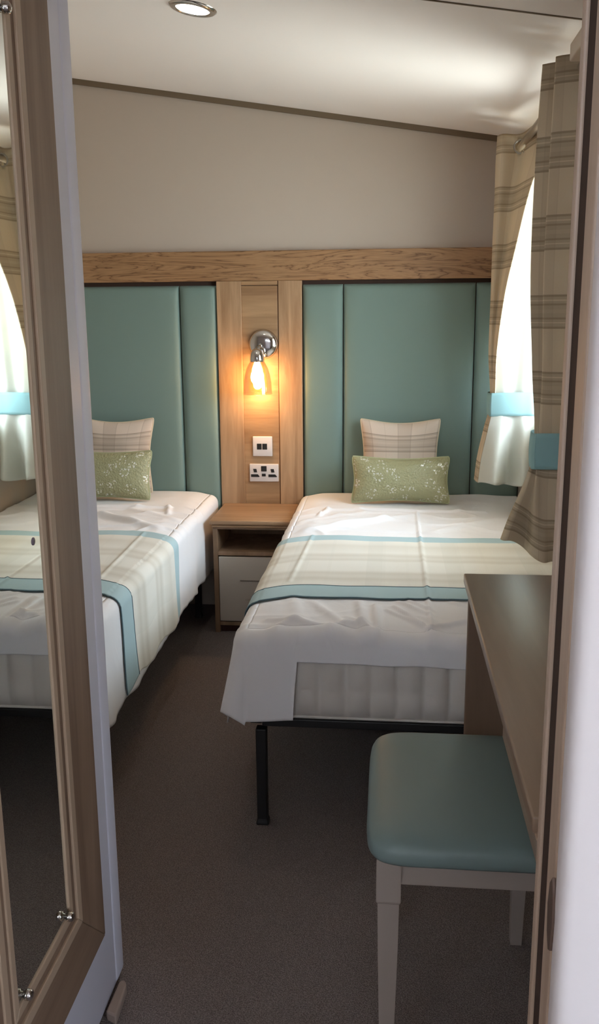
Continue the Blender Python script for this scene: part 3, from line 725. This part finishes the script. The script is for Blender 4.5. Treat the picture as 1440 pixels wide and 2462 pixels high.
sh = thing('shelf', 'narrow beige box shelf high on the wall beside the near curtain top', 'shelf', (.48, 1.78, 1.855))
box('board', .402, XR, 1.30, 2.292, 1.866, 1.906, plain('beige_box', lin(196, 180, 162), .5), sh, .004, 3)
for y in (1.45, 2.14): prism('bracket', [(.43, 1.866), (XR, 1.866), (XR, 1.80), (.54, 1.815)], y, y+.014, bpy.data.materials['beige_box'], sh, 'Y', .001)

# ------------------------------------------------------------------ dressing table and stool
dt = thing('dressing_table', 'wood-effect dressing table fixed along the window wall at the bed foot', 'dressing table', (.35, 1.31, 0))
box('table_top', .156, XR-.001, YF+.034, 1.792, .760, .780, DESKTOP, dt, .003, 3)
box('end_panel', .166, XR-.003, 1.768, 1.787, .22, .760, DESKX, dt, .002)
box('back_panel', XR-.02, XR-.002, YF+.04, 1.768, .50, .760, DESKX, dt, .001)
drw = box('drawer_front', .172, .190, .90, 1.24, .690, .757, DESKTOP, dt, .002)
boxes('drawer_box', [(.19, .50, .91, 1.23, .70, .755)], DESKX, drw)
tube('handle', [(.173, .90, .735), (.169, .905, .735), (.169, 1.06, .735), (.173, 1.065, .735)], .0025, BEAD, drw, 8)

st = thing('stool', 'stool with teal padded seat and tapered painted legs at the dressing table', 'stool', (.14, 1.505, 0))
sx0, sx1, sy0, sy1 = -.030, .325, 1.306, 1.735
def seat_mesh():
    V = []; Fc = []; n = 72
    cx, cy = (sx0+sx1)/2, (sy0+sy1)/2; hx, hy = (sx1-sx0)/2, (sy1-sy0)/2
    prof = [(.93, .419), (.985, .4205), (.998, .425), (1.0, .432), (.992, .442), (.972, .450), (.93, .457), (.84, .463), (.65, .468), (.4, .471), (.12, .472)]
    for s, z in prof:
        for i in range(n):
            a = 2*PI*i/n; e = .27
            # rounded rectangle (superellipse)
            c, d = math.cos(a), math.sin(a)
            x = hx*math.copysign(abs(c)**e, c); y = hy*math.copysign(abs(d)**e, d)
            V.append((cx+x*s, cy+y*s, z))
    for j in range(len(prof)-1):
        for i in range(n):
            k = (i+1) % n; Fc.append((j*n+i, j*n+k, (j+1)*n+k, (j+1)*n+i))
    Fc.append(tuple(range(n))[::-1]); Fc.append(tuple(range((len(prof)-1)*n, len(prof)*n)))
    return mesh('seat', V, Fc)
link('seat', seat_mesh(), SEATM, st)
lx0, lx1, ly0, ly1 = -.011, .300, 1.328, 1.712
boxes('apron', [(lx0+.034, lx1-.034, ly0+.004, ly0+.022, .372, .419), (lx0+.034, lx1-.034, ly1-.022, ly1-.004, .372, .419), (lx0+.004, lx0+.022, ly0+.034, ly1-.034, .372, .419), (lx1-.022, lx1-.004, ly0+.034, ly1-.034, .372, .419)], PAINT, st, .001)
for (cx, cy) in [(lx0+.02, ly0+.02), (lx1-.02, ly0+.02), (lx0+.02, ly1-.02), (lx1-.02, ly1-.02)]:
    bm = bmesh.new(); lv = [(0, .0115), (.10, .0135), (.25, .0170), (.335, .0180), (.3385, .0200), (.341, .0205), (.419, .0205)]
    vs = []
    for z, w_ in lv:
        vs.append([bm.verts.new((cx+a*w_, cy+b*w_, z)) for a, b in ((-1, -1), (1, -1), (1, 1), (-1, 1))])
    for j in range(len(lv)-1):
        for i in range(4): bm.faces.new((vs[j][i], vs[j][(i+1) % 4], vs[j+1][(i+1) % 4], vs[j+1][i]))
    bm.faces.new(vs[0]); bm.faces.new(vs[-1]); bmesh.ops.recalc_face_normals(bm, faces=bm.faces[:])
    me = bpy.data.meshes.new('leg'); bm.to_mesh(me); bm.free(); link('leg', me, PAINT, st)

# ------------------------------------------------------------------ ceiling downlight (lies on the raked ceiling)
dl = thing('downlight', 'lit round recessed downlight in the ceiling', 'ceiling light', (-.566, 2.716, cz(-.566)))
th = math.atan(.154); RM = Matrix.Translation((-.566, 2.716, cz(-.566))) @ Matrix.Rotation(th, 4, 'Y')
def lathe_t(name, prof, mat):
    o = lathe(name, prof, (0, 0, 0), mat, None, 48); me = o.data
    me.transform(Matrix.Translation(o.location)); o.location = (0, 0, 0); me.transform(RM); me.transform(Matrix.Translation(-Vector(dl.location))); o.parent = dl; return o
lathe_t('bezel', [(.047, .004), (.047, -.003), (.050, -.006), (.062, -.005), (.069, 0), (.069, .004)], CHROME)
lathe_t('lens', [(0, -.0045), (.040, -.0045), (.0475, -.003), (.0475, .003), (0, .003)], DOWN)

# ------------------------------------------------------------------ light
W = bpy.data.worlds.new('World'); S.world = W; W.use_nodes = True
bg = W.node_tree.nodes['Background']
bg.inputs[1].default_value = 19.0
wt = W.node_tree; wc = wt.nodes.new('ShaderNodeTexCoord'); wsep = wt.nodes.new('ShaderNodeSeparateXYZ'); wr = wt.nodes.new('ShaderNodeValToRGB')
wt.links.new(wc.outputs['Generated'], wsep.inputs[0]); wt.links.new(wsep.outputs[2], wr.inputs[0])
# bright overcast sky above, sunlit grass and paving below the horizon
wr.color_ramp.elements[0].position = 0; wr.color_ramp.elements[0].color = (.66, .70, .68, 1)
wr.color_ramp.elements[1].position = .02; wr.color_ramp.elements[1].color = (.74, .86, 1.0, 1)
wt.links.new(wr.outputs[0], bg.inputs[0])
def area(name, loc, rot, sx, sy, power, col, portal=False):
    L = bpy.data.lights.new(name, 'AREA'); L.shape = 'RECTANGLE'; L.size = sx; L.size_y = sy; L.energy = power; L.color = col
    o = bpy.data.objects.new(name, L); COL.objects.link(o); o.location = loc; o.rotation_euler = rot
    if portal: L.cycles.is_portal = True
    return o
area('window_portal', (XR+.10, (WY0+WY1)/2, (WZ0+WZ1)/2), (0, PI/2, 0), WZ1-WZ0, WY1-WY0, 1, (1, 1, 1), True)
area('hall_portal', (1.30, (HY0+HY1)/2, (HZ0+HZ1)/2), (0, PI/2, 0), HZ1-HZ0, HY1-HY0, 1, (1, 1, 1), True)
sp = bpy.data.lights.new('downlight_spot', 'SPOT'); sp.energy = 3.5; sp.spot_size = math.radians(125); sp.spot_blend = .6; sp.color = (1, .9, .76); sp.shadow_soft_size = .04
o = bpy.data.objects.new('downlight_spot', sp); COL.objects.link(o); o.location = (-.566, 2.716, cz(-.566)-.012)
pt = bpy.data.lights.new('bulb_light', 'POINT'); pt.energy = 2.3; pt.color = (1, .56, .24); pt.shadow_soft_size = .02
o = bpy.data.objects.new('bulb_light', pt); COL.objects.link(o); o.location = (LX, LY, .998)

# ------------------------------------------------------------------ camera
cam = bpy.data.cameras.new('Camera'); co = bpy.data.objects.new('Camera', cam); COL.objects.link(co); S.camera = co
yaw, pit, rol = map(math.radians, (5.8, 12.4, -.47))
f = Vector((-math.sin(yaw)*math.cos(pit), math.cos(yaw)*math.cos(pit), -math.sin(pit)))
rt = Vector((math.cos(yaw), math.sin(yaw), 0)); up = rt.cross(f)
r2 = rt*math.cos(rol)+up*math.sin(rol); u2 = r2.cross(f)
co.matrix_world = Matrix(((r2.x, u2.x, -f.x, 0), (r2.y, u2.y, -f.y, 0), (r2.z, u2.z, -f.z, 1.30), (0, 0, 0, 1)))
cam.sensor_fit = 'VERTICAL'; cam.sensor_height = 36; cam.lens = 36*2150/2462; cam.clip_start = .02
vs = S.view_settings; vs.view_transform = 'Standard'; vs.look = 'None'; vs.gamma = 1; vs.use_curve_mapping = False; vs.exposure = .32
S.cycles.max_bounces = 12; S.cycles.diffuse_bounces = 8; S.cycles.transparent_max_bounces = 16
